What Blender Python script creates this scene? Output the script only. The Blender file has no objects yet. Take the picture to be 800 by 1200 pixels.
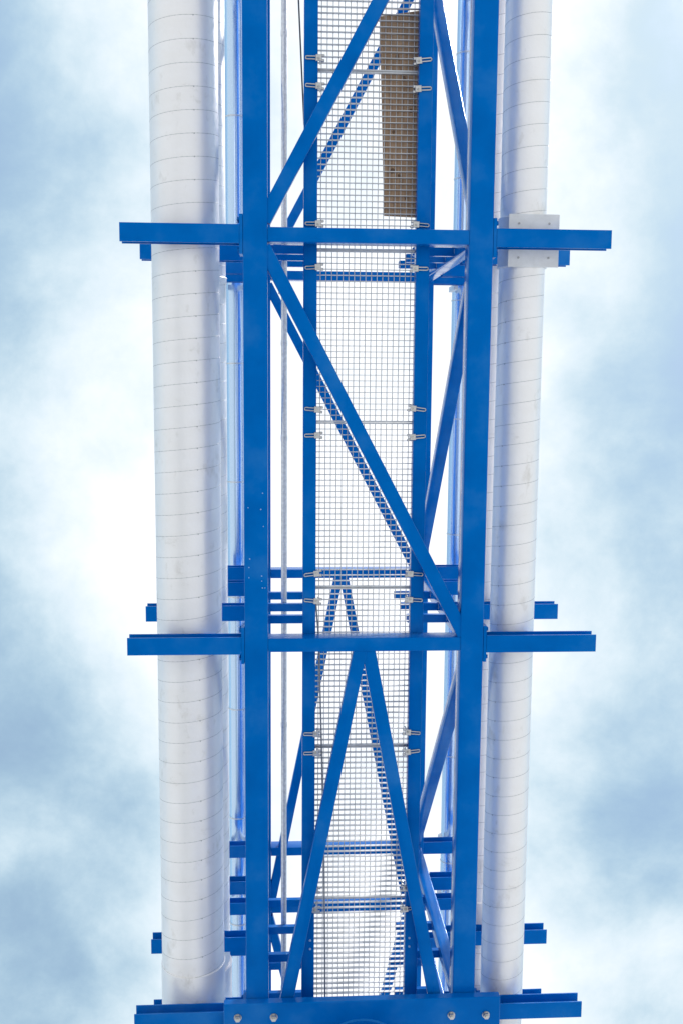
import bpy, bmesh, math, random
from mathutils import Vector, Matrix

random.seed(7)
S = bpy.context.scene
C = S.collection
EYE = 1.6                                    # camera height above the ground
CX = 0.7223                                  # camera stands this far to the left of the bridge axis

# ------------------------------------------------------------------ camera
cd = bpy.data.cameras.new('camera')
cam = bpy.data.objects.new('camera', cd)
C.objects.link(cam)
cd.sensor_fit = 'AUTO'
cd.sensor_width = 36.0
cd.lens = 36.46
cd.clip_start = 0.05
cd.clip_end = 6000
R0 = Vector((0.99815, -0.0073963, -0.0603480))     # picture right
R1 = Vector((-0.00025416, 0.9920567, -0.1257913))  # picture down
R2 = Vector((0.0607991, 0.1255738, 0.9902195))     # line of sight: almost straight up
cam.matrix_world = Matrix(((R0.x, -R1.x, -R2.x, -CX), (R0.y, -R1.y, -R2.y, 0),
                           (R0.z, -R1.z, -R2.z, EYE), (0, 0, 0, 1)))
S.camera = cam

# ------------------------------------------------------------------ sky, sun, exposure
SUN_EL, SUN_DIR = math.radians(55), Vector((0.9, -0.9, 0)).normalized()
W = bpy.data.worlds.new('World')
S.world = W
W.use_nodes = True
nt = W.node_tree
nt.nodes.clear()
N = lambda t, tree=None: (tree or nt).nodes.new(t)
L = lambda a, b: nt.links.new(a, b)


def wmath(op, a, b=None, c=None, clamp=False):
    n = N('ShaderNodeMath'); n.operation = op; n.use_clamp = clamp
    for i, v in enumerate((a, b, c)):
        if v is None: continue
        if isinstance(v, (int, float)): n.inputs[i].default_value = v
        else: L(v, n.inputs[i])
    return n.outputs[0]


def wramp(v, lo, hi, a=0.0, b=1.0):
    n = N('ShaderNodeMapRange'); n.interpolation_type = 'SMOOTHSTEP'
    L(v, n.inputs[0])
    for i, x in zip((1, 2, 3, 4), (lo, hi, a, b)): n.inputs[i].default_value = x
    return n.outputs[0]


sky = N('ShaderNodeTexSky')
sky.sky_type = 'NISHITA'
sky.sun_disc = False
sky.sun_elevation = SUN_EL
sky.sun_rotation = math.atan2(SUN_DIR.x, SUN_DIR.y)
sky.air_density = 1.0; sky.dust_density = 0.6; sky.ozone_density = 1.0
bg_sky = N('ShaderNodeBackground'); L(sky.outputs[0], bg_sky.inputs[0]); bg_sky.inputs[1].default_value = 0.15
tc = N('ShaderNodeTexCoord')
sp = N('ShaderNodeSeparateXYZ'); L(tc.outputs['Generated'], sp.inputs[0])
zz = wmath('MAXIMUM', sp.outputs[2], 0.12)
ca = wmath('DIVIDE', sp.outputs[0], zz)
cb = wmath('DIVIDE', sp.outputs[1], zz)
cv = N('ShaderNodeCombineXYZ'); L(ca, cv.inputs[0]); L(cb, cv.inputs[1]); cv.inputs[2].default_value = 3.7


def wnoise(scale, detail, rough, off=(0, 0, 0), dist=0.0):
    m = N('ShaderNodeVectorMath'); m.operation = 'ADD'; L(cv.outputs[0], m.inputs[0]); m.inputs[1].default_value = off
    n = N('ShaderNodeTexNoise'); L(m.outputs[0], n.inputs['Vector'])
    n.inputs['Scale'].default_value = scale; n.inputs['Detail'].default_value = detail
    n.inputs['Roughness'].default_value = rough; n.inputs['Distortion'].default_value = dist
    return n.outputs[0]


BIG_OFF, MID_OFF = (6.98, 13.51, 17.29), (-6.25, 15.3, 7.48)
big = wnoise(2.6, 3.0, 0.5, BIG_OFF)
mid = wnoise(5.0, 9.0, 0.62, MID_OFF, 0.1)
# a bank of bright cloud lies overhead along the line of the bridge and thins out to both sides
off = wmath('ABSOLUTE', wmath('SUBTRACT', ca, 0.07))
bank = wramp(off, 0.05, 0.36, 0.46, 0.0)
cov = wmath('ADD', wmath('ADD', wmath('MULTIPLY', big, 0.95), wmath('MULTIPLY', mid, 0.9)), bank)
dens = wramp(cov, 0.66, 1.14, 0.45, 1.0)
thick = wramp(cov, 0.80, 1.55, 0.0, 1.0)
ccol = N('ShaderNodeMix'); ccol.data_type = 'RGBA'
L(thick, ccol.inputs[0])
ccol.inputs[6].default_value = (0.345, 0.495, 0.585, 1)
ccol.inputs[7].default_value = (0.80, 0.815, 0.84, 1)
bg_cloud = N('ShaderNodeBackground'); L(ccol.outputs[2], bg_cloud.inputs[0])
bg_cloud.inputs[1].default_value = 1.0
mixw = N('ShaderNodeMixShader'); L(dens, mixw.inputs[0]); L(bg_sky.outputs[0], mixw.inputs[1]); L(bg_cloud.outputs[0], mixw.inputs[2])
wo = N('ShaderNodeOutputWorld'); L(mixw.outputs[0], wo.inputs[0])

sd = bpy.data.lights.new('sun', 'SUN')
sun = bpy.data.objects.new('sun', sd); C.objects.link(sun)
sd.energy = 3.0
sd.angle = math.radians(6)
sd.color = (1.0, 0.97, 0.94)
sv = Vector((SUN_DIR.x * math.cos(SUN_EL), SUN_DIR.y * math.cos(SUN_EL), math.sin(SUN_EL)))
sun.rotation_euler = sv.to_track_quat('Z', 'Y').to_euler()
sun.location = sv * 60

S.view_settings.view_transform = 'Standard'
S.view_settings.look = 'None'
S.view_settings.exposure = 0.5
S.view_settings.gamma = 1.0


# ------------------------------------------------------------------ materials
def mat(name, col, rough=0.4, metal=0.0, spec=0.5):
    m = bpy.data.materials.new(name); m.use_nodes = True
    b = m.node_tree.nodes['Principled BSDF']
    b.inputs['Base Color'].default_value = (*col, 1)
    b.inputs['Roughness'].default_value = rough
    b.inputs['Metallic'].default_value = metal
    b.inputs['Specular IOR Level'].default_value = spec
    return m


def node(m, t): return m.node_tree.nodes.new(t)
def link(m, a, b): m.node_tree.links.new(a, b)


def noise_of(m, scale, detail=4.0, rough=0.55, stretch=(1, 1, 1), seed_loc=(0, 0, 0)):
    t = node(m, 'ShaderNodeTexCoord'); mp = node(m, 'ShaderNodeMapping')
    mp.inputs['Scale'].default_value = stretch; mp.inputs['Location'].default_value = seed_loc
    g = node(m, 'ShaderNodeNewGeometry')
    link(m, g.outputs['Position'], mp.inputs[0])
    n = node(m, 'ShaderNodeTexNoise'); link(m, mp.outputs[0], n.inputs['Vector'])
    n.inputs['Scale'].default_value = scale; n.inputs['Detail'].default_value = detail; n.inputs['Roughness'].default_value = rough
    return n.outputs[0]


def ramp_of(m, v, stops):
    r = node(m, 'ShaderNodeValToRGB'); link(m, v, r.inputs[0])
    e = r.color_ramp.elements
    e[0].position, e[0].color = stops[0][0], (*stops[0][1], 1)
    e[1].position, e[1].color = stops[-1][0], (*stops[-1][1], 1)
    for p, c in stops[1:-1]:
        x = e.new(p); x.color = (*c, 1)
    return r.outputs[0]


def maprange(m, v, lo, hi, a, b):
    n = node(m, 'ShaderNodeMapRange'); link(m, v, n.inputs[0])
    for i, x in zip((1, 2, 3, 4), (lo, hi, a, b)): n.inputs[i].default_value = x
    return n.outputs[0]


def bump_of(m, v, strength, dist):
    b = node(m, 'ShaderNodeBump'); b.inputs['Strength'].default_value = strength; b.inputs['Distance'].default_value = dist
    link(m, v, b.inputs['Height'])
    link(m, b.outputs[0], m.node_tree.nodes['Principled BSDF'].inputs['Normal'])


def bsdf(m): return m.node_tree.nodes['Principled BSDF']


BLUE = mat('blue_paint', (0.0, 0.12, 0.44), 0.25, 0.0, 0.4)
bsdf(BLUE).inputs['Specular Tint'].default_value = (0.02, 0.35, 0.9, 1)
link(BLUE, ramp_of(BLUE, noise_of(BLUE, 2.3, 6), [(0.26, (0.0, 0.104, 0.40)), (0.52, (0.0, 0.132, 0.475)), (0.76, (0.022, 0.170, 0.50))]), bsdf(BLUE).inputs['Base Color'])
link(BLUE, maprange(BLUE, noise_of(BLUE, 9, 5), 0.3, 0.75, 0.13, 0.28), bsdf(BLUE).inputs['Roughness'])
bump_of(BLUE, noise_of(BLUE, 1.6, 2), 0.05, 0.01)

CLAD = mat('pipe_cladding', (0.80, 0.80, 0.80), 0.36, 0.38)
link(CLAD, ramp_of(CLAD, noise_of(CLAD, 3.0, 9, 0.68, (1, 1.6, 1)), [(0.20, (0.64, 0.60, 0.56)), (0.38, (0.92, 0.88, 0.86)), (0.75, (0.96, 0.925, 0.92))]), bsdf(CLAD).inputs['Base Color'])
_st = node(CLAD, 'ShaderNodeMix'); _st.data_type = 'RGBA'
link(CLAD, maprange(CLAD, noise_of(CLAD, 4.2, 7, 0.62, (1.5, 0.8, 1.5), (3.1, 1.7, 0.4)), 0.59, 0.78, 0.0, 0.6), _st.inputs[0])
link(CLAD, bsdf(CLAD).inputs['Base Color'].links[0].from_socket, _st.inputs[6])
_st.inputs[7].default_value = (0.52, 0.47, 0.41, 1)
link(CLAD, _st.outputs[2], bsdf(CLAD).inputs['Base Color'])
link(CLAD, maprange(CLAD, noise_of(CLAD, 5, 6), 0.25, 0.75, 0.34, 0.50), bsdf(CLAD).inputs['Roughness'])
bump_of(CLAD, noise_of(CLAD, 6.5, 4, 0.55, (1, 1, 1)), 0.30, 0.02)
SEAM = mat('cladding_seam', (0.46, 0.45, 0.45), 0.5, 0.4)
GALV = mat('galvanised_steel', (0.62, 0.63, 0.65), 0.42, 0.85)
link(GALV, ramp_of(GALV, noise_of(GALV, 30, 5), [(0.3, (0.60, 0.61, 0.63)), (0.7, (0.80, 0.81, 0.83))]), bsdf(GALV).inputs['Base Color'])
GRATE = mat('grating_steel', (0.50, 0.50, 0.51), 0.5, 0.6)
link(GRATE, ramp_of(GRATE, noise_of(GRATE, 14, 5), [(0.3, (0.52, 0.52, 0.52)), (0.7, (0.66, 0.66, 0.67))]), bsdf(GRATE).inputs['Base Color'])
STAIN = mat('stainless_steel', (0.58, 0.56, 0.54), 0.28, 1.0)
SLIM = mat('slim_pipe_metal', (0.60, 0.75, 0.93), 0.22, 0.9)
WHITEP = mat('white_plate', (0.80, 0.79, 0.79), 0.45)
link(WHITEP, ramp_of(WHITEP, noise_of(WHITEP, 6, 6, .6), [(0.25, (0.66, 0.65, 0.64)), (0.6, (0.82, 0.81, 0.81))]), bsdf(WHITEP).inputs['Base Color'])
CABLE = mat('cable_sheath', (0.10, 0.11, 0.13), 0.5)
GCABLE = mat('grey_cable_sheath', (0.30, 0.31, 0.33), 0.45)
WELD_GLINT = mat('weld_glint_paint', (0.012, 0.20, 0.56), 0.35)  # lighter than the column blue: the collar's grazing highlight painted into its colour
CHIP = mat('pale_plug', (0.30, 0.48, 0.72), 0.5)

WOOD = mat('weathered_wood', (0.30, 0.21, 0.14), 0.8)
_g = noise_of(WOOD, 5.0, 8, 0.65, (13, 0.9, 5))
link(WOOD, ramp_of(WOOD, _g, [(0.28, (0.20, 0.11, 0.065)), (0.5, (0.42, 0.265, 0.165)), (0.72, (0.58, 0.41, 0.275))]), bsdf(WOOD).inputs['Base Color'])
bump_of(WOOD, _g, 0.35, 0.004)
KNOT = mat('wood_knot', (0.15, 0.085, 0.05), 0.8)

CONC = mat('pale_concrete', (0.45, 0.44, 0.42), 0.85)
link(CONC, ramp_of(CONC, noise_of(CONC, 0.35, 10, 0.65), [(0.3, (0.41, 0.41, 0.405)), (0.7, (0.53, 0.53, 0.525))]), bsdf(CONC).inputs['Base Color'])
bump_of(CONC, noise_of(CONC, 25, 5), 0.3, 0.01)


# ------------------------------------------------------------------ builders
def finish(bm, name, m, smooth=True):
    bmesh.ops.recalc_face_normals(bm, faces=bm.faces)
    me = bpy.data.meshes.new(name); bm.to_mesh(me); bm.free()
    for k in (m if isinstance(m, (list, tuple)) else [m]): me.materials.append(k)
    if smooth:
        for p in me.polygons: p.use_smooth = True
        me.set_sharp_from_angle(angle=math.radians(32))
    return me


def put(name, me, parent=None, loc=(0, 0, 0), rot=None):
    o = bpy.data.objects.new(name, me); C.objects.link(o)
    loc = Vector(loc)
    o.parent = parent
    o.location = loc
    if rot: o.rotation_euler = rot
    return o


def thing(name, label, cat, loc=(0, 0, 0), group=None):
    o = bpy.data.objects.new(name, None); C.objects.link(o); o.location = loc
    o.empty_display_size = 0.2
    tag(o, label, cat, group)
    return o


def tag(o, label, cat, group=None):
    o['label'] = label; o['category'] = cat
    if group: o['group'] = group


def rhs(w, h, r=None, k=3):
    """rounded rectangular hollow section outline, centred across, standing on v = 0"""
    r = r or min(w, h) * 0.09
    pts = []
    for cx, cy, a0 in ((w/2 - r, h - r, 0), (-w/2 + r, h - r, 90), (-w/2 + r, r, 180), (w/2 - r, r, 270)):
        for i in range(k + 1):
            a = math.radians(a0 + 90 * i / k)
            pts.append((cx + r * math.cos(a), cy + r * math.sin(a)))
    return pts


def hsec(b=0.147, h=0.14, tf=0.011, tw=0.008):
    return [(-b/2, 0), (b/2, 0), (b/2, tf), (tw/2, tf), (tw/2, h - tf), (b/2, h - tf), (b/2, h), (-b/2, h),
            (-b/2, h - tf), (-tw/2, h - tf), (-tw/2, tf), (-b/2, tf)]


def channel(w=0.11, h=0.12, t=0.009):
    return [(-w/2, 0), (w/2, 0), (w/2, h), (-w/2, h)]


def sweep(bm, prof, p0, p1, up=(0, 0, 1)):
    """extrude an outline from p0 to p1; the outline's v axis follows `up`"""
    p0, p1 = Vector(p0), Vector(p1)
    d = (p1 - p0).normalized(); u = Vector(up)
    s = d.cross(u).normalized(); v = s.cross(d).normalized()
    rings = []
    for p in (p0, p1):
        rings.append([bm.verts.new(p + s * a + v * b) for a, b in prof])
    n = len(prof)
    for i in range(n):
        bm.faces.new((rings[0][i], rings[0][(i + 1) % n], rings[1][(i + 1) % n], rings[1][i]))
    bm.faces.new(rings[0][::-1]); bm.faces.new(rings[1])


def box(bm, x0, x1, y0, y1, z0, z1):
    v = [bm.verts.new((x, y, z)) for x in (x0, x1) for y in (y0, y1) for z in (z0, z1)]
    for f in ((0, 1, 3, 2), (4, 6, 7, 5), (0, 4, 5, 1), (2, 3, 7, 6), (0, 2, 6, 4), (1, 5, 7, 3)):
        bm.faces.new([v[i] for i in f])


def bevbox(bm, x0, x1, y0, y1, z0, z1, b=0.002):
    t = bmesh.new(); box(t, x0, x1, y0, y1, z0, z1)
    bmesh.ops.recalc_face_normals(t, faces=t.faces)
    bmesh.ops.bevel(t, geom=list(t.edges), offset=b, segments=1, affect='EDGES')
    me = bpy.data.meshes.new('t'); t.to_mesh(me); t.free(); bm.from_mesh(me); bpy.data.meshes.remove(me)


def circ(r, n, cap=None):
    return [(r * math.cos(2 * math.pi * i / n), r * math.sin(2 * math.pi * i / n)) for i in range(n)]


def tube(bm, pts, r, n=8):
    pts = [Vector(p) for p in pts]
    rings = []
    ref = Vector((0.31, 0.2, 0.93))
    for i, p in enumerate(pts):
        d = (pts[min(i + 1, len(pts) - 1)] - pts[max(i - 1, 0)]).normalized()
        s = d.cross(ref)
        if s.length < 0.1: s = d.cross(Vector((1, 0, 0)))
        s.normalize(); v = s.cross(d)
        rings.append([bm.verts.new(p + s * a + v * b) for a, b in circ(r, n)])
    for a, b in zip(rings, rings[1:]):
        for i in range(n):
            bm.faces.new((a[i], a[(i + 1) % n], b[(i + 1) % n], b[i]))
    bm.faces.new(rings[0][::-1]); bm.faces.new(rings[-1])


def hexbolt(bm, x, y, z, r, h, washer=None, n=6):
    """a bolt head pointing down from z"""
    if washer: sweep(bm, circ(washer, 20), (x, y, z), (x, y, z - h * 0.25), (0, 1, 0)); z -= h * 0.25
    sweep(bm, circ(r, n), (x, y, z), (x, y, z - h * 0.8), (0, 1, 0))
    sweep(bm, circ(r * 0.55, 10), (x, y, z - h * 0.8), (x, y, z - h * 1.15), (0, 1, 0))


def hz(z): return z + EYE                      # heights were surveyed from the camera


# ------------------------------------------------------------------ ground
bm = bmesh.new()
g = 2500
rad = [0, 6, 15, 40, 120, 400, g]
ring_prev = None
c0 = bm.verts.new((0, 0, 0))
for r in rad[1:]:
    ring = [bm.verts.new((r * math.cos(a * math.pi / 24), r * math.sin(a * math.pi / 24), 0)) for a in range(48)]
    for i in range(48):
        if ring_prev is None: bm.faces.new((c0, ring[i], ring[(i + 1) % 48]))
        else: bm.faces.new((ring_prev[i], ring[i], ring[(i + 1) % 48], ring_prev[(i + 1) % 48]))
    ring_prev = ring
ground = put('ground', finish(bm, 'ground', CONC, False))
ground['kind'] = 'structure'

# ------------------------------------------------------------------ the truss bridge
H = 8.450                                    # underside of the bottom chords
CH = 0.195                                   # chord section
TOP = 11.675                                 # underside of the top chords
XC = 1.0 - CH / 2                            # chord centre line
F = [-7.839, -4.494, -1.149, 2.195, 5.533, 6.249, 9.594]
Y_A, Y_B = -8.1, 9.9

bridge = thing('pipe_bridge', 'bright blue steel truss bridge carrying pipes and a grated walkway overhead', 'bridge', (0, 0, hz(H)))


def part(name, fill, m=BLUE, loc=(0, 0, 0), parent=bridge, base=(0, 0, H)):
    """mesh built in surveyed coordinates, linked as one part of the bridge"""
    b = bmesh.new(); fill(b)
    bmesh.ops.translate(b, verts=b.verts, vec=(-base[0], -base[1], -base[2]))
    return put(name, finish(b, name, m), parent, loc)


def repeat(name, o, dx, dy, dz=0, parent=None, flip=False):
    c = o.copy(); C.objects.link(c); c.parent = parent or o.parent
    c.location = Vector(o.location) + Vector((dx, dy, dz))
    return c


for s in (-1, 1):
    part('bottom_chord', lambda b: sweep(b, rhs(CH, CH, 0.012), (s * XC, Y_A, H), (s * XC, Y_B, H)))
    part('top_chord', lambda b: sweep(b, rhs(CH, CH, 0.012), (s * XC, Y_A, TOP), (s * XC, Y_B, TOP)))

XI = XC - CH / 2 - 0.001                     # inner face of the chords
cm = part('cross_beam', lambda b: sweep(b, rhs(0.116, 0.185, 0.010), (-XI, 0, H + 0.006), (XI, 0, H + 0.006)))
tm = part('top_cross_beam', lambda b: sweep(b, rhs(0.10, 0.19, 0.010), (-XI, 0, TOP + 0.003), (XI, 0, TOP + 0.003)))
for o in (cm, tm):
    o.location.y = F[0]
    for y in F[1:]: repeat(o.name, o, 0, y - F[0])


def clip_line(p, q, x0, x1):
    """trim a plan line so that it runs between x0 and x1"""
    f = lambda x: p[1] + (q[1] - p[1]) * (x - p[0]) / (q[0] - p[0])
    return (x0, f(x0)), (x1, f(x1))


def brace(p, q, z, w=0.11, h=0.10, name='brace'):
    part(name, lambda b: sweep(b, rhs(w, h, 0.009), (*p, z), (*q, z)))


XB = XI + 0.03                               # braces run a little into the chord wall
for z, w, h, nm in ((H + 0.012, 0.112, 0.11, 'brace'), (TOP + 0.012, 0.10, 0.10, 'top_brace')):
    p, q = clip_line((-XC, F[2] + 0.02), (XC, F[1]), -XB, XB); brace(p, q, z, w, h, nm)
    p, q = clip_line((-XC, F[2] - 0.03), (XC, F[3] + 0.05), -XB, XB); brace(p, q, z, w, h, nm)
    p, q = clip_line((-XC, F[0]), (XC, F[1] - 0.05), -XB, XB); brace(p, q, z, w, h, nm)
    # the chevron between the third and fifth frames
    y0 = F[3] + 0.05
    brace((-0.034, y0), (-0.822, F[5] + 0.02), z, w, h, nm)
    brace((0.034, y0), (0.822, F[5] + 0.02), z + 0.002, w, h, nm)
    brace((-XB, F[5] + 0.10), (-0.034, F[6] - 0.05), z, w, h, nm)
    brace((XB, F[5] + 0.10), (0.034, F[6] - 0.05), z + 0.002, w, h, nm)

# posts and diagonals of the two side trusses
zb, zt = H + CH - 0.002, TOP + 0.002
for s in (-1, 1):
    for y in F:
        part('post', lambda b: sweep(b, rhs(0.12, 0.12, 0.010), (s * XC, y - 0.06, zb), (s * XC, y - 0.06, zt), (0, 1, 0)))
    for ya, yb, in ((F[2] - 0.14, F[1] + 0.14), (F[0] + 0.14, F[1] - 0.14), (F[2] + 0.14, F[3] - 0.14),
                    (F[3] + 0.14, F[4] - 0.12), (F[5] + 0.14, F[6] - 0.14)):
        part('diagonal', lambda b: sweep(b, [(a, v - 0.055) for a, v in rhs(0.115, 0.11, 0.009)], (s * XC, ya, zb), (s * XC, yb, zt), (0, 0, 1)))
    # gusset plates where posts meet the top chord
    for y in F[1:6]:
        part('gusset', lambda b: bevbox(b, s * XC - 0.01, s * XC + 0.01, y - 0.26, y + 0.14, TOP - 0.16, TOP + 0.004))

# cantilevers that carry the pipes: four storeys at every frame
LT = 1.966
levels = [('pipe_support', H + 0.002, XC + CH/2 + 0.029, LT), ('pipe_support', 9.667, XC + 0.061, LT),
          ('pipe_support', 10.815, XC + 0.061, 1.56), ('pipe_support', 11.702, XC + CH/2 + 0.001, 1.60)]
protos = []
for nm, z, x0, x1 in levels:
    for s in (-1, 1):
        o = part(nm, lambda b: sweep(b, hsec(), (s * x0, 0, z), (s * x1, 0, z)))
        protos.append(o)
# bolted end plates on the lowest storey
for s in (-1, 1):
    def fill(b):
        x0 = s * (XC + CH/2 + 0.001)
        bevbox(b, min(x0, x0 + s * 0.027), max(x0, x0 + s * 0.027), -0.155, 0.155, H + 0.004, H + 0.20)
        for yy in (-0.12, 0.12):
            for z in (H + 0.05, H + 0.15):
                sweep(b, circ(0.018, 6), (x0 + s * 0.027, yy, z), (x0 + s * 0.045, yy, z))
    protos.append(part('end_plate', fill))
for o in list(protos):
    o.location.y = F[0]
    for y in F[1:]: repeat(o.name, o, 0, y - F[0])

# short inward rungs for the conduits
for z in (9.405, 9.912, 10.46):
    for s in (-1, 1):
        def fill(b):
            prof = [(-0.038, 0), (0.038, 0), (0.038, 0.05), (0.031, 0.05), (0.031, 0.007), (-0.031, 0.007), (-0.031, 0.05), (-0.038, 0.05)]
            sweep(b, prof, (s * (XC - 0.061), 0, z), (s * 0.478, 0, z))
            bevbox(b, min(s * 0.478, s * 0.47), max(s * 0.478, s * 0.47), -0.034, 0.034, z + 0.008, z + 0.055)
        o = part('rung', fill); o.location.y = F[0]
        for y in F[1:]: repeat(o.name, o, 0, y - F[0])

# walkway stringers
ZS = H + 0.196
for s in (-1, 1):
    st = part('stringer', lambda b: sweep(b, rhs(0.110, 0.12, 0.006), (s * 0.4596, Y_A + 0.05, ZS), (s * 0.4596, Y_B - 0.05, ZS)))
    for y in (4.925, 5.005):
        part('bolt', lambda b: hexbolt(b, s * 0.44, y, ZS, 0.011, 0.008), CHIP, parent=st)
# small plugged holes under the left bottom chord
for x, y in ((-0.847, 0.917), (-0.966, 1.036), (-0.862, 1.05), (-0.841, 1.191), (-0.954, 1.461), (-0.961, 1.532), (-0.961, 1.618),
             (-0.856, 1.604), (-0.856, 1.647), (-0.850, 1.704), (-0.83, 1.704)):
    part('plug', lambda b: sweep(b, circ(random.uniform(0.004, 0.006), 10), (x, y, H), (x, y, H - 0.003), (0, 1, 0)), CHIP)

# walkway grating
ZG = ZS + 0.121
PL = 1.42
NB = 29


def grate(b):
    half = 0.505
    p = (PL - 0.02) / NB
    for i in range(1, NB):
        y = 0.01 + i * p
        box(b, -half, half, y - 0.0028, y + 0.0028, 0, 0.030)
    for y0, y1 in ((0.002, 0.014), (PL - 0.014, PL - 0.002)):
        box(b, -half - 0.004, half + 0.004, y0, y1, -0.001, 0.032)
    n = 20
    for i in range(-n // 2 - 1, n // 2 + 2):
        x = i * 0.047 + 0.004
        if abs(x) > half - 0.01: continue
        sweep(b, circ(0.0034, 6), (x, 0.008, 0.026), (x, PL - 0.008, 0.026))
    for x in (-half, half):
        box(b, x - 0.002, x + 0.002, 0.014, PL - 0.014, 0.001, 0.031)


def clampmesh():
    """U-shaped hook under the stringer, saddle and nut at the edge of the grating; local +x points to the grating"""
    b = bmesh.new()
    z = -0.130
    for yy in (-0.0115, 0.0115):
        tube(b, [(-0.055, yy, z), (0.035, yy, z), (0.05, yy, z + 0.03), (0.052, yy, z + 0.125)], 0.0052, 8)
    pts = [(-0.055 - 0.0115 * math.cos(a), 0.0115 * math.sin(a), z) for a in [math.pi * (i / 8 - 0.5) for i in range(9)]]
    tube(b, pts, 0.0052, 8)
    bevbox(b, 0.012, 0.064, -0.026, 0.026, z - 0.006, z + 0.004, 0.003)
    bevbox(b, 0.058, 0.085, -0.030, -0.010, z + 0.0, z + 0.022, 0.004)
    bevbox(b, 0.058, 0.082, 0.008, 0.030, z - 0.004, z + 0.018, 0.004)
    sweep(b, circ(0.013, 6), (0.036, 0, z - 0.006), (0.036, 0, z - 0.020), (0, 1, 0))
    sweep(b, circ(0.006, 10), (0.036, 0, z - 0.020), (0.036, 0, z - 0.034), (0, 1, 0))
    return finish(b, 'clamp', STAIN)


gb = bmesh.new(); grate(gb); gm = finish(gb, 'grating_panel', GRATE)
clm = clampmesh()
pair = {-2: (-2.547, -2.332), -1: (-1.264, -0.918), 0: (0.232, 0.458), 1: (1.627, 1.855), 2: (3.027, 3.195), 3: (4.452, 4.643)}
for k in range(-5, 6):
    y0 = 0.348 + PL * k
    if k == 3: y0 -= 0.02
    pn = put('grating_panel', gm, bridge, (0, y0, ZG - H))
    a, b_ = pair.get(k, (y0 - 0.11, y0 + 0.11))
    a2 = pair.get(k + 1, (0.348 + PL * (k + 1) - 0.11,))[0]
    for yy in (b_, a2):
        for s in (-1, 1):
            j = random.uniform(-0.006, 0.006)
            put('clamp', clm, pn, (s * 0.436, yy + j - y0, 0), (0, 0, (0 if s < 0 else math.pi) + random.uniform(-0.13, 0.13)))

# ------------------------------------------------------------------ pipes with spiral-wound cladding
def duct(name, label, x, z, r, pitch, phase, y0=-8.6, y1=10.4, group='spiral-clad pipes along the bridge'):
    t = thing(name, label, 'pipe', (x, 0, hz(z)), group)
    b = bmesh.new()
    n = 72
    ny = 40
    rings = []
    for i in range(ny + 1):
        y = y0 + (y1 - y0) * i / ny
        rings.append([b.verts.new((r * math.cos(2 * math.pi * k / n), y, r * math.sin(2 * math.pi * k / n))) for k in range(n)])
    for a, c in zip(rings, rings[1:]):
        for k in range(n): b.faces.new((a[k], c[k], c[(k + 1) % n], a[(k + 1) % n]))
    b.faces.new(rings[0]); b.faces.new(rings[-1][::-1])
    put('cladding', finish(b, 'cladding', CLAD), t)
    # one raised lap seam winding round the whole length; seen from below it climbs to the right
    b = bmesh.new()
    turns = int((y1 - y0 - 0.1) / pitch)
    per = 40
    prev = None
    for i in range(turns * per):
        a = 2 * math.pi * i / per + phase
        y = y0 + 0.05 + pitch * i / per
        d = Vector((-math.sin(a), 0, -math.cos(a)))
        row = [b.verts.new(d * (r - 0.001) + Vector((0, y - 0.0040, 0))), b.verts.new(d * (r + 0.0011) + Vector((0, y - 0.0010, 0))),
               b.verts.new(d * (r + 0.0011) + Vector((0, y + 0.0010, 0))), b.verts.new(d * (r - 0.001) + Vector((0, y + 0.0018, 0)))]
        if prev:
            for k in range(3): b.faces.new((prev[k], prev[k + 1], row[k + 1], row[k]))
        prev = row
    put('spiral_seam', finish(b, 'spiral_seam', SEAM), t)
    return t


def rivets(t, r, pitch, phase, ang, y0, y1):
    """a small dark rivet where each turn of the seam passes one line along the pipe"""
    b = bmesh.new()
    y = -8.55 + pitch * (((ang - phase) / (2 * math.pi)) % 1)
    while y < y1:
        if y > y0 and random.random() < 0.85:
            d = Vector((-math.sin(ang), 0, -math.cos(ang)))
            c = d * r + Vector((0, y + 0.002, 0))
            sweep(b, circ(0.0055, 8), c, c + d * 0.004, (0, 1, 0))
        y += pitch
    put('rivet_row', finish(b, 'rivet_row', SEAM), t)['kind'] = 'stuff'


def band(t, name, r, y0, y1, m=CLAD, n=64, lip=0.004):
    b = bmesh.new()
    rows = [(r - 0.03, y0), (r, y0), (r + lip, y0 + 0.006), (r, y0 + 0.016), (r, y1 - 0.016), (r + lip, y1 - 0.006), (r, y1), (r - 0.03, y1)]
    rings = [[b.verts.new((rr * math.cos(2 * math.pi * k / n), y, rr * math.sin(2 * math.pi * k / n))) for k in range(n)] for rr, y in rows]
    for a, c in zip(rings, rings[1:]):
        for k in range(n): b.faces.new((a[k], c[k], c[(k + 1) % n], a[(k + 1) % n]))
    return put(name, finish(b, name, m), t)


ZA = H + 0.142
R1_, R3_ = 0.279, 0.191
p1 = duct('spiral_pipe', 'thickest white spiral-seamed pipe, lying on the lowest blue brackets left of the truss', -1.487, ZA + R1_ + 0.004, R1_, 0.179, 0.3)
rivets(p1, R1_, 0.179, 0.3, -0.37, -4.5, 5.2)
band(p1, 'sleeve', R1_ + 0.007, 5.22, 7.4, lip=0.001)
p2 = duct('spiral_pipe', 'left upper white pipe, mostly hidden behind the thickest pipe', -1.496, 9.667 + 0.142 + 0.28, 0.28, 0.180, 1.4)
band(p2, 'sleeve', 0.30, 5.95, 6.35); band(p2, 'sleeve', 0.296, 6.50, 7.1)
band(p2, 'sleeve', 0.288, -0.96, -0.90)
p3 = duct('spiral_pipe', 'thinner white spiral-seamed pipe right of the truss, with a white plate under it', 1.317, ZA + 0.016 + R3_, R3_, 0.172, 2.0)
rivets(p3, R3_, 0.172, 2.0, 0.9, -1, 5.2)
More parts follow.
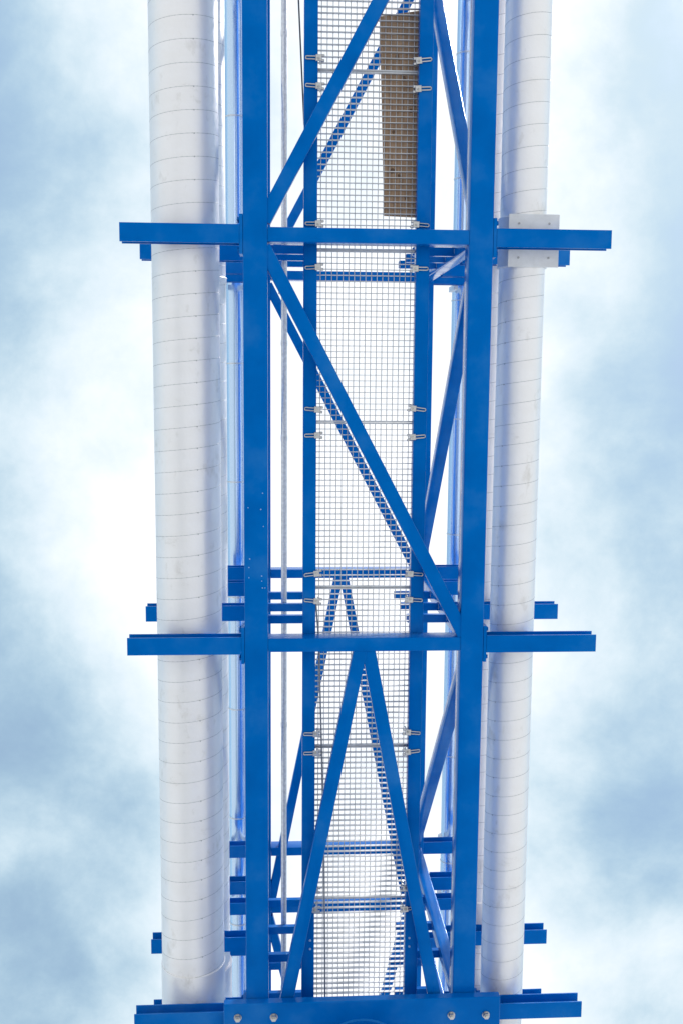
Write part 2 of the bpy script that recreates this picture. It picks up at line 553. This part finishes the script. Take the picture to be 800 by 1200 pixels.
band(p3, 'clamp_band', R3_ + 0.012, F[2] - 0.205, F[2] + 0.205, WHITEP)
p4 = duct('spiral_pipe', 'right upper white pipe, a narrow strip between blue chord and thinner pipe', 1.35, 9.667 + 0.143 + 0.18, 0.18, 0.175, 0.9)
band(p4, 'sleeve', 0.198, F[2] + 0.05, F[2] + 0.32); band(p4, 'sleeve', 0.192, F[4] - 0.3, F[4] + 0.2)


def shoe(t, x0, x1, y0, y1, z0, z1, zp):
    b = bmesh.new()
    bevbox(b, x0, x1, y0, y1, z0, z1, 0.003)
    for sx in (x0 + 0.085, x1 - 0.085):
        for sy in (y0 + 0.075, y1 - 0.075):
            n0 = len(b.faces); hexbolt(b, sx, sy, z0, 0.010, 0.006)
            b.faces.ensure_lookup_table()
            for f in b.faces[n0:]: f.material_index = 1
    bmesh.ops.translate(b, verts=b.verts, vec=(-t.location.x, 0, -zp))
    return put('shoe_plate', finish(b, 'shoe_plate', (WHITEP, SEAM)), t)


shoe(p3, 1.152, 1.572, F[2] - 0.212, F[2] + 0.212, ZA + 0.001, ZA + 0.0135, ZA + 0.016 + R3_)
for y in F[3:6]:
    b = bmesh.new(); bevbox(b, -0.07, 0.07, y - 0.06, y + 0.06, -R3_ - 0.0145, -R3_ + 0.012, 0.002)
    put('saddle', finish(b, 'saddle', WHITEP), p3)

# slim metal pipes on the top brackets
def slim(label, x, r, y_ring):
    z = 11.702 + 0.141 + 0.32 + r
    t = thing('slim_pipe', label, 'pipe', (x, 0, hz(z)), 'slim metal pipes on the top brackets')
    b = bmesh.new(); sweep(b, circ(r, 40), (0, -8.6, 0), (0, 10.4, 0)); put('barrel', finish(b, 'barrel', SLIM), t)
    me = None
    for k in range(-6, 8):
        b = bmesh.new()
        y = y_ring + 1.38 * k
        if me is None:
            sweep(b, circ(r + 0.006, 40), (0, -0.008, 0), (0, 0.008, 0)); me = finish(b, 'joint_ring', GALV)
        else: b.free()
        put('joint_ring', me, t, (0, y, 0))
    me = None
    for y in F[1:6]:
        b = bmesh.new()
        if me is None:
            bevbox(b, -r - 0.05, -r - 0.004, -0.03, 0.03, -r - 0.318, -r + 0.05, 0.004)
            tube(b, [(-(r + 0.012) * math.cos(a), 0, (r + 0.012) * math.sin(a)) for a in [math.pi * i / 16 for i in range(17)]], 0.008, 8)
            bevbox(b, r + 0.004, r + 0.05, -0.03, 0.03, -r - 0.318, -r + 0.05, 0.004)
            me = finish(b, 'pipe_clip', WHITEP)
        else: b.free()
        put('pipe_clip', me, t, (0, y + 0.09, 0))


slim('slim shiny pipe between the thickest white pipe and the left blue chord', -1.206, 0.115, -2.95)
slim('slim shiny pipe showing inside the right blue chord', 1.420, 0.115, -3.7)

# galvanised conduit on the inward rungs
cz = 9.912 + 0.052 + 0.029
con = thing('conduit', 'thin grey conduit running between the left blue chord and the walkway', 'conduit', (-0.664, 0, hz(cz)))
b = bmesh.new(); sweep(b, circ(0.028, 20), (0, -8.3, 0), (0, 10, 0)); put('tube', finish(b, 'tube', GALV), con)
for y in (-3.15, -0.35, 0.55, 3.4, 6.2):
    b = bmesh.new(); sweep(b, circ(0.032, 20), (0, y - 0.025, 0), (0, y + 0.025, 0)); put('coupling', finish(b, 'coupling', GALV), con)
me = None
for y in F:
    if me is None:
        b = bmesh.new()
        tube(b, [(0.037 * math.cos(a), 0, 0.037 * math.sin(a)) for a in [math.pi * i / 14 for i in range(15)]], 0.005, 8)
        for sx in (-0.037, 0.037):
            tube(b, [(sx, 0, 0), (sx, 0, -0.075)], 0.005, 8); sweep(b, circ(0.011, 6), (sx, 0, -0.062), (sx, 0, -0.074), (0, 1, 0))
        me = finish(b, 'saddle_bolt', STAIN)
    put('saddle_bolt', me, con, (0, y, 0))
# lower stub of conduit hung at the second frame
b = bmesh.new()
tube(b, [(0.012, 0.31, 0), (0.012, 0.31, -0.06)], 0.010, 10); bevbox(b, -0.055, 0.075, 0.30, 0.325, -0.045, -0.032, 0.002)
put('hanger', finish(b, 'hanger', GALV), con, (0, F[2] + 0.02, 0))

# cables
b = bmesh.new()
tube(b, [(-0.61, -4.6, 8.96), (-0.59, -3.9, 8.92), (-0.555, -3.07, 8.90), (-0.53, -2.55, 8.895), (-0.507, -2.10, 8.90), (-0.46, -1.72, 8.835)], 0.007, 8)
bmesh.ops.translate(b, verts=b.verts, vec=(0, 0, EYE))
tag(put('cable', finish(b, 'cable', CABLE)), 'dark cable slanting down beside the walkway near the upper edge of the view', 'cable')
b = bmesh.new()
zc = 8.705
tube(b, [(-0.425, 1.78, zc - 0.05), (-0.402, 1.87, zc), (-0.374, 2.20, zc), (-0.345, 3.2, zc - 0.006), (-0.319, 4.23, zc - 0.004), (-0.306, 5.15, zc), (-0.298, 6.1, zc)], 0.0075, 8)
bmesh.ops.translate(b, verts=b.verts, vec=(0, 0, EYE))
tag(put('cable', finish(b, 'cable', GCABLE)), 'thin grey cable strung under the walkway grating in the lower half', 'cable')

# ------------------------------------------------------------------ the plank on the walkway
zp = ZG + 0.033
plank = thing('wooden_plank', 'brown weathered wooden plank lying on the walkway grating, slightly askew', 'plank', (0.29, -2.15, hz(zp)))
b = bmesh.new()
cs = [(0.099, -2.93), (0.430, -2.985), (0.452, -1.352), (0.154, -1.363)]
lo = [b.verts.new((x - 0.29, y + 2.15, 0)) for x, y in cs]
hi = [b.verts.new((x - 0.29, y + 2.15, 0.045)) for x, y in cs]
b.faces.new(lo[::-1]); b.faces.new(hi)
for i in range(4): b.faces.new((lo[i], lo[(i + 1) % 4], hi[(i + 1) % 4], hi[i]))
bmesh.ops.bevel(b, geom=list(b.edges), offset=0.004, segments=1, affect='EDGES')
put('board', finish(b, 'board', WOOD), plank)
for x, y, r in ((0.242, -2.62, 0.016), (0.30, -2.45, 0.018), (0.22, -2.03, 0.013), (0.215, -1.72, 0.02), (0.27, -1.68, 0.012), (0.36, -2.2, 0.014), (0.33, -1.5, 0.01)):
    b = bmesh.new()
    pr = [(r * random.uniform(0.7, 1.1) * math.cos(a), r * random.uniform(0.9, 1.5) * math.sin(a)) for a in [2 * math.pi * i / 12 for i in range(12)]]
    sweep(b, pr, (x - 0.29, y + 2.15, 0.001), (x - 0.29, y + 2.15, -0.0012), (0, 1, 0))
    put('knot', finish(b, 'knot', KNOT), plank)

# ------------------------------------------------------------------ trestle that carries the double frame
zt_, zq = H - 0.003, 8.365
tr = thing('trestle', 'blue steel trestle head with round column and bolts under the bridge', 'trestle', (0, 5.93, 0))
b = bmesh.new(); bevbox(b, -1.190, 1.212, 5.335 - 5.93, 6.52 - 5.93, hz(zq), hz(zt_), 0.006)
bmesh.ops.rotate(b, verts=b.verts, cent=(0, 0, 0), matrix=Matrix.Rotation(0.0, 3, 'Z'))
put('head_plate', finish(b, 'head_plate', BLUE), tr)
for x, y in ((-1.069, 5.455), (-0.76, 5.459), (0.781, 5.490), (1.086, 5.496)):
    for yy in (y, 11.86 - y):
        b = bmesh.new(); hexbolt(b, x, yy - 5.93, hz(zq), 0.027, 0.034, 0.033)
        put('bolt', finish(b, 'bolt', STAIN), tr)
b = bmesh.new(); sweep(b, circ(0.415, 64), (0, 0, 0.42), (0, 0, hz(zq) - 0.012), (0, 1, 0)); put('column', finish(b, 'column', BLUE), tr)
b = bmesh.new(); sweep(b, circ(0.428, 64), (0, 0, hz(zq) - 0.012), (0, 0, hz(zq)), (0, 1, 0)); put('weld_collar', finish(b, 'weld_collar', WELD_GLINT), tr)
b = bmesh.new(); bevbox(b, -0.7, 0.7, -0.7, 0.7, 0.38, 0.42, 0.006); put('base_plate', finish(b, 'base_plate', BLUE), tr)
b = bmesh.new(); bevbox(b, -1.0, 1.0, -1.0, 1.0, -0.2, 0.38, 0.03); put('footing', finish(b, 'footing', CONC), tr)
